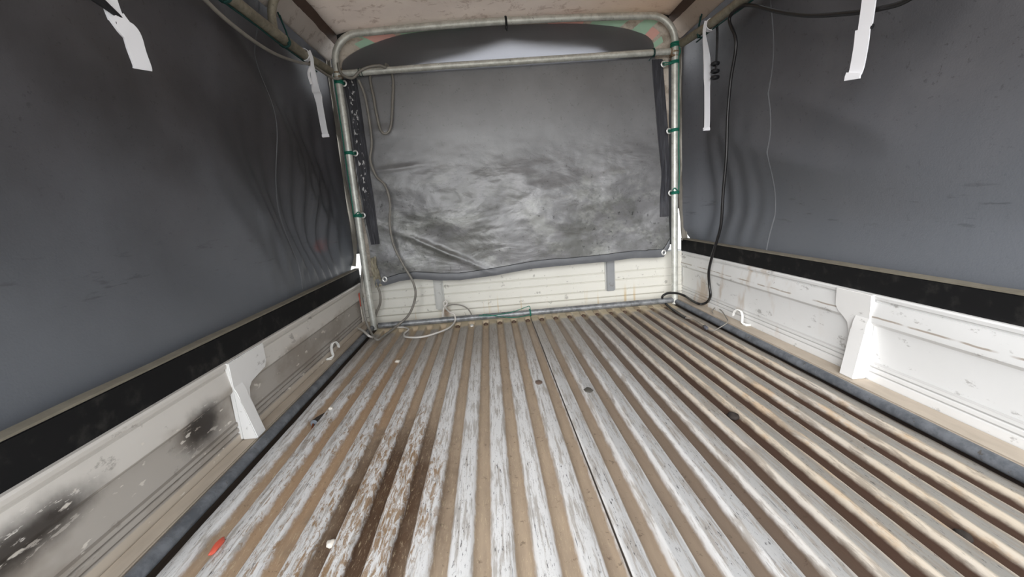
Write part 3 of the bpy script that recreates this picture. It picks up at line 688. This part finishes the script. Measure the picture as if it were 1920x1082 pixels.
# near left strap with black buckle
e = empty('hanging_strap', (-.86, .95, 1.24), 'short white strap threaded through a black buckle on the near left tarp', 'strap', 'white webbing straps tied to the side rails')
bm = bmesh.new(); ribbon(bm, smoothpath([(-.846, .935, 1.24), (-.842, .94, 1.12), (-.842, .950, 1.03), (-.842, .958, .995)], 5), .030, .004, (.3, 1, 0)); link('webbing', bm, M_white, e)
bm = bmesh.new(); ribbon(bm, smoothpath([(-.838, .952, 1.002), (-.834, .962, .985), (-.832, .975, .975), (-.836, .985, .950), (-.838, .994, .925), (-.840, .996, .918)], 5), .036, .004, (.3, 1, .05)); link('tail', bm, M_white, e)
bm = bmesh.new()
for k_ in range(4):
    dy = -.012 * k_
    tube(bm, smoothpath([(-.834 - .002 * k_, .985 + dy * .3, .990 + .003 * k_), (-.838, .955 + dy, 1.004 + .006 * k_), (-.846, .905 + dy, 1.018 + .008 * k_), (-.850, .880 + dy, 1.030 + .008 * k_)], 4), .004, 8)
box(bm, -.843, -.836, .945, .992, .983, .991, .002)
link('buckle', bm, M_blk, e)
# near right strap
e = empty('hanging_strap', (.86, 1.16, 1.26), 'broad white strap with stitched end hanging on the near right tarp', 'strap', 'white webbing straps tied to the side rails')
bm = bmesh.new(); ribbon(bm, smoothpath([(.862, 1.150, 1.27), (.852, 1.155, 1.15), (.850, 1.160, 1.03), (.850, 1.166, .965)], 5), .034, .004, (.25, -1, 0)); link('webbing', bm, M_white, e)
bm = bmesh.new(); ribbon(bm, smoothpath([(.846, 1.168, .968), (.848, 1.172, .93), (.850, 1.182, .88), (.848, 1.186, .862)], 5), .036, .004, (.25, -1, 0)); link('tail', bm, M_white, e)
bm = bmesh.new(); ribbon(bm, [(.8445, 1.1845, .866), (.8435, 1.187, .858), (.8435, 1.188, .850)], .040, .005, (.25, -1, -.1)); link('folded_end', bm, M_white, e)
bm = bmesh.new(); ribbon(bm, [(.853, 1.166, .972), (.849, 1.166, .962)], .038, .006, (.25, -1, 0)); link('stitching_bar', bm, M_blk, e)

# ------------------------------------------------------------------ cables
def cable(name, pts, r, mat, lab, cat='cable', n=7, group=None, seg=8):
    bm = bmesh.new(); tube(bm, smoothpath(pts, n), r, seg); o = link(name, bm, mat, None, sharp=70); tag(o, lab, cat, group); return o
def A(u, v, y): return at(u, v, 1, y)
def FZ(u, v, z): return at(u, v, 2, z)
def SX(u, v, x): return at(u, v, 0, x)
cable('electric_cable', [SX(330, -60, -.835), SX(385, 0, -.838), SX(430, 42, -.84), SX(480, 80, -.845), SX(520, 103, -.85), SX(560, 117, -.853), SX(582, 121, -.85), (-.838, 2.06, 1.228), (-.825, 2.16, 1.225), (-.80, 2.188, 1.222), (-.782, 2.190, 1.228)], .0058, M_grey,
      'grey electric cable sagging under the left top rail to the front corner')
cable('electric_cable', [A(634, 118, 2.19), A(638, 135, 2.186), A(648, 144, 2.18), A(662, 146, 2.178), A(674, 134, 2.18), A(690, 126, 2.183), A(710, 123, 2.186), A(722, 126, 2.19), (-.575, 2.215, 1.280), (-.565, 2.233, 1.262), A(737, 150, 2.236), A(736, 190, 2.228), A(733, 235, 2.222), A(725, 250, 2.218), A(714, 245, 2.218), A(706, 215, 2.222), A(700, 180, 2.228), A(694, 150, 2.236), (-.655, 2.238, 1.262), (-.67, 2.232, 1.278)], .0062, M_grey,
      'grey cable draped over the crossbar in a long U-shaped loop')
main = [A(672, 150, 2.190), A(684, 180, 2.20), A(693, 230, 2.212), A(697, 270, 2.214), A(694, 300, 2.214), A(705, 330, 2.214), A(722, 348, 2.208), A(731, 380, 2.203), A(731, 424, 2.20), A(739, 462, 2.198), A(758, 500, 2.19), A(774, 528, 2.187), A(779, 555, 2.185), A(768, 588, 2.182), A(748, 608, 2.180), FZ(722, 628, .014), FZ(706, 637, .012), FZ(692, 616, .044), A(683, 590, 2.12), A(677, 550, 2.16), A(679, 518, 2.19), A(680, 495, 2.245)]
cable('electric_cable', main, .0060, M_grey, 'long grey cable trailing down the front tarp from the crossbar to the floor')
cable('electric_cable', [FZ(668, 614, .032), FZ(680, 620, .044), FZ(692, 630, .040), FZ(700, 633, .013)], .0055, M_pale, 'short pale cable end lying over the left base rail at the front corner')
cable('electric_cable', [A(706, 534, 2.245), A(712, 548, 2.25), A(713, 568, 2.255), A(706, 586, 2.262), A(701, 600, 2.268)], .0062, M_grey, 'short dark grey cable curving down beside the left hoop post')
cable('electric_cable', [FZ(742, 614, .012), FZ(758, 614, .010), FZ(766, 618, .012), FZ(758, 626, .010), FZ(762, 632, .010), FZ(790, 632, .010), FZ(820, 624, .012), FZ(843, 614, .014), A(853, 602, 2.185), A(852, 590, 2.19), A(843, 585, 2.20), A(835, 577, 2.245), A(832, 568, 2.26), A(836, 564, 2.262), A(838, 570, 2.258), A(832, 578, 2.25), A(830, 595, 2.245)], .0048, M_pale,
      'pale thin cable kinked on the bed floor and knotted over the bottom bar')
cable('electric_cable', [A(838, 574, 2.262), A(850, 571, 2.262), A(866, 573, 2.262), A(878, 580, 2.258), A(884, 590, 2.245)], .0036, M_grey, 'thin grey wire arching against the front gate above the bottom bar')
cable('electric_cable', [SX(1760, -40, .862), SX(1702, 0, .866), SX(1660, 14, .868), SX(1600, 24, .870), SX(1520, 29, .870), SX(1460, 22, .868), SX(1410, 10, .862), (.846, 1.74, 1.252), (.842, 1.80, 1.235), SX(1380, 80, .850), SX(1370, 150, .852), SX(1364, 220, .852), SX(1362, 290, .850), SX(1356, 360, .848), SX(1352, 420, .850), SX(1343, 455, .848), SX(1334, 485, .846), SX(1329, 510, .850), SX(1330, 535, .858), SX(1332, 555, .860), FZ(1325, 567, .045), FZ(1312, 570, .040), FZ(1298, 564, .040), FZ(1284, 555, .040), A(1270, 550, 2.19), A(1252, 550, 2.188), A(1242, 556, 2.185), FZ(1244, 564, .022), FZ(1252, 573, .010), FZ(1268, 585, .010), FZ(1285, 596, .010)], .0062, M_blackc,
      'black cable looping along the right tarp and dropping to the right front corner', n=6)
cable('electric_wire', [FZ(1285, 596, .012), FZ(1298, 598, .011), FZ(1308, 603, .011), FZ(1318, 611, .011), FZ(1334, 620, .012), FZ(1350, 614, .024), FZ(1364, 604, .044), FZ(1362, 596, .044), FZ(1352, 582, .040), FZ(1342, 577, .036), FZ(1335, 583, .034), FZ(1338, 588, .032)], .0022, M_grey,
      'thin bare wire curling over the right base rail from a connector', 'wire')
c1 = FZ(1323, 614, .010)
e = empty('wire_connector', tuple(c1), 'small grey and black wire connector on the floor near the right front corner', 'connector')
d = (FZ(1334, 622, .010) - FZ(1318, 608, .010)).normalized()
bm = bmesh.new(); tube(bm, [c1 - d * .012, c1 - d * .004, c1 + d * .012, c1 + d * .022], [.006, .008, .008, .005], 10); link('plug_body', bm, NM('grey_plug', srgb(96, 98, 108), .5), e)
bm = bmesh.new(); q = c1 - d * .014; tube(bm, [q - d * .012, q, q + d * .006], [.004, .0075, .006], 10); link('boot', bm, M_blackc, e)

# ------------------------------------------------------------------ green cords
G = 'green lacing cords'
def cord(segs, r, mat, lab, group=G):
    bm = bmesh.new()
    for s_ in segs: tube(bm, smoothpath(s_, 4), r, 6)
    o = link('lacing_cord', bm, mat, None, sharp=80); tag(o, lab, 'cord', group); return o
def wrap(c, R_, turns, h, axis='z'):
    n_ = turns * 10; out = []
    for k_ in range(n_ + 1):
        a = 2 * math.pi * k_ / 10; t = k_ / n_ - .5
        if axis == 'z': out.append((c[0] + R_ * math.cos(a), c[1] + R_ * math.sin(a), c[2] + h * t))
        elif axis == 'x': out.append((c[0] + h * t, c[1] + R_ * math.cos(a), c[2] + R_ * math.sin(a)))
        else: out.append((c[0] + R_ * math.cos(a), c[1] + h * t, c[2] + R_ * math.sin(a)))
    return out
for s, EY, lab in ((-1, EYL, 'green cord laced down the left hoop post through three eyelets'), (1, EYR, 'green cord laced down the right hoop post through three eyelets')):
    px = s * .804; segs = []
    zs_ = [z for _, z in EY]
    run = [(px - .0 + s * .016, YF - .010, z) for z in (1.24, 1.1, .95, .8, .7, .592)]
    run = [(a + .002 * math.sin(z * 20), b, z) for a, b, z in run]
    segs.append(run)
    for (x, z) in EY:
        segs.append(wrap((px, YF, z), RT + .003, 3, .014))
        xa_ = px - s * .017
        segs.append([(px, YF - .020, z + .003), (xa_, YF - .012, z - .002), (x, 2.222, z + .004), (x, 2.232, z)])
        segs.append([(px, YF - .020, z - .004), (xa_, YF - .010, z - .006), (x, 2.224, z - .006)])
    segs.append([(px + s * .004, YF - .019, .60), (px - s * .012, YF - .024, .612), (px - s * .02, YF - .02, .60), (px - s * .004, YF - .023, .588)])
    cord(segs, .0023 if s < 0 else .0027, M_green, lab)
for s, y1_, lab in ((-1, 2.12, 'green cord stitched along the underside of the left top rail'), (1, 2.12, 'green cord stitched along the underside of the right top rail')):
    zr = 1.250 if s < 0 else 1.275
    segs = [[(s * (.862 + .004), y, zr - .021 + (y - 1.6) * .02 + .002 * math.sin(y * 17)) for y in [.3 + i * .13 for i in range(15)]]]
    spots = (1.42, 1.80) if s < 0 else (2.06, 1.50)
    for y in spots:
        segs.append(wrap((s * .862, y, zr + (y - 1.7) * .02), .0205, 2, .012, 'y'))
        segs.append([(s * .846, y - .006, zr - .012), (s * .85, y + .004, zr + .03), (s * .868, y + .014, zr + .085), (s * .88, y + .02, zr + .12)])
        segs.append([(s * .848, y + .006, zr - .014), (s * .856, y + .022, zr + .03), (s * .872, y + .034, zr + .085), (s * .882, y + .04, zr + .12)])
    cord(segs, .0030, M_greenD if s < 0 else M_greenD, lab)
cord([wrap((-.704, YF, 1.2515), .017, 1, .006, 'x'), wrap((-.690, YF, 1.2515), .017, 1, .006, 'x')], .0018, M_greenD, 'dark green cord tied round the left end of the crossbar')
cord([wrap((.70, YF, 1.258), .017, 2, .010, 'x'), [(.70, YF - .012, 1.245), (.68, YF - .016, 1.228), (.672, YF - .014, 1.218)]], .0020, M_greenD, 'dark green cord tied round the right end of the crossbar')
cord([wrap((.806, YF, 1.285), .0195, 3, .022), [(.818, YF - .02, 1.27), (.824, YF - .016, 1.25), (.820, YF - .012, 1.235)]], .0034, M_green, 'green knot round the right corner where rail meets hoop')
xk = A(994, 580, 2.2).x
cord([wrap((xk, YF, .0255), .0180, 2, .008, 'x'), [(xk, 2.198, .040), (xk - .002, 2.2, .062), (xk - .02, 2.2, .060), (xk - .08, 2.196, .044), (xk - .14, 2.194, .036), (xk - .22, 2.196, .030), (xk - .27, 2.20, .036)],
      [(xk, 2.194, .018), (xk - .06, 2.19, .012), (xk - .12, 2.193, .014), (xk - .20, 2.194, .032), (xk - .25, 2.2, .040)]], .0020, M_green, 'green cord knotted round the bottom bar at its middle')
# dark cord tied round the middle of the hoop
cord([wrap((.0, YF, 1.434), .0185, 2, .008, 'x'), [(.0, YF - .018, 1.425), (.003, YF - .02, 1.405), (0, YF - .016, 1.385)], [(0, YF - .018, 1.42), (-.004, YF - .018, 1.40), (-.003, YF - .014, 1.392)]], .0030, M_blk, 'black cord tied round the middle of the front hoop', None)

# ------------------------------------------------------------------ things lying on the floor
def fzv(x, y): return floor_z(x, y)
p = Vector((-.723, 1.213, 0)); p.z = fzv(p.x, p.y)
e = empty('spray_nozzle', tuple(p), 'small dark plastic nozzle with a rusty pin lying by the left base rail', 'nozzle')
d = (FZ(620, 768, .01) - FZ(590, 795, .01)).normalized(); b0 = Vector((p.x, p.y, p.z + .013))
bm = bmesh.new(); tube(bm, [b0, b0 + d * .006, b0 + d * .007, b0 + d * .014, b0 + d * .015, b0 + d * .022, b0 + d * .05, b0 + d * .065], [.011, .0115, .009, .009, .010, .010, .006, .003], 14); link('body', bm, M_dark, e)
bm = bmesh.new(); tube(bm, [b0 - d * .002, b0 + d * .001], [.010, .0115], 14); tube(bm, [b0 - d * .004, b0 - d * .002], .004, 10); link('cap', bm, NM('grey_cap', srgb(120, 126, 134), .5), e)
tip = FZ(580, 826, -.004); bm = bmesh.new(); tube(bm, [b0 - d * .004, (b0 + tip) / 2, tip], [.0032, .0028, .0008], 8); link('pin', bm, M_rustbolt, e)
def lump(name, x, y, r, mat, lab, cat, seed=0, sc=(1, 1, .6), group=None):
    bm = bmesh.new(); bmesh.ops.create_icosphere(bm, subdivisions=3, radius=1)
    zf = fzv(x, y)
    for v in bm.verts:
        k_ = 1 + .28 * noise.noise(v.co * 1.6 + Vector((seed, 0, 0)))
        v.co = Vector((x + v.co.x * r * sc[0] * k_, y + v.co.y * r * sc[1] * k_, zf + r * sc[2] * .9 + v.co.z * r * sc[2] * k_))
    o = link(name, bm, mat, None, sharp=80); tag(o, lab, cat, group); return o
lump('pebble', -.700, 1.288, .007, M_stone, 'tiny pale pebble just behind the dark nozzle', 'pebble', 1)
lump('pebble', -.581, 1.722, .009, M_stone, 'white pebble in a brown channel toward the front left of the floor', 'pebble', 2, (1.3, 1, .7))
lump('pebble', -.503, .727, .009, M_stone, 'pale pebble in the wet brown channel near the bottom of the picture', 'pebble', 3, (1.2, 1, .6))
lump('mud_clod', .449, 1.035, .014, M_dark, 'dark mud clod in a channel right of centre', 'clod', 4, (1, 1.2, .6))
lump('mud_clod', .588, .591, .011, M_dark, 'small dark mud clod near the lower right corner', 'clod', 5, (1, 1.2, .6))
lump('rust_flake', -.037, 1.345, .012, NM('flake_brown', srgb(104, 88, 78), .8), 'brown flake on a ridge in the middle of the floor', 'flake', 6, (1, 1.5, .22))
lump('rust_flake', .108, 1.250, .013, NM('flake_grey', srgb(84, 80, 74), .8), 'grey flake on a ridge just right of the middle of the floor', 'flake', 8, (1, 1.4, .2))
lump('plastic_chip', -.713, .732, .0115, M_red, 'red plastic chip by the left base rail near the camera', 'chip', 9, (.55, 1.9, .45))
ORD = 'first second third fourth fifth sixth seventh eighth ninth tenth eleventh twelfth thirteenth fourteenth fifteenth sixteenth'.split()
# bolt heads along the front ends of the channels
for k_ in range(-10, 11):
    x = X0R + k_ * PITCH_R
    if not (-.42 < x < .74): continue
    bm = bmesh.new(); tube(bm, [(x, 2.186, ZV - .002), (x, 2.186, ZV + .006), (x, 2.186, ZV + .011)], [.0125, .0115, .006], 12)
    o = link('floor_bolt', bm, M_ring if k_ == -4 else NM('dull_bolt', srgb(92, 74, 62), .7) if k_ == -10 else bpy.data.materials.get('dull_bolt') or NM('dull_bolt', srgb(92, 74, 62), .7), None)
    if k_ == -4: tag(o, 'bright shiny ring-shaped bolt head under the bottom bar near the knotted pale cable', 'bolt')
    else:
        nb = globals().get('nb', -1) + 1
        tag(o, 'dull bolt head under the bottom bar, ' + ORD[nb] + ' dull one from the left', 'bolt', 'bolt heads at the front ends of the channels')
# red and white reflective tape at the front end of the left gate
e = empty('reflective_tape', (-.862, 2.25, .06), 'small red and white reflective strip behind the left hoop post on the gate end', 'tape')
bm = bmesh.new(); box(bm, -.8615, -.8585, 2.232, 2.262, .13, .20, .001); link('red_patch', bm, M_red, e)
bm = bmesh.new(); box(bm, -.8615, -.8585, 2.232, 2.262, .045, .129, .001); link('white_patch', bm, M_stone, e)
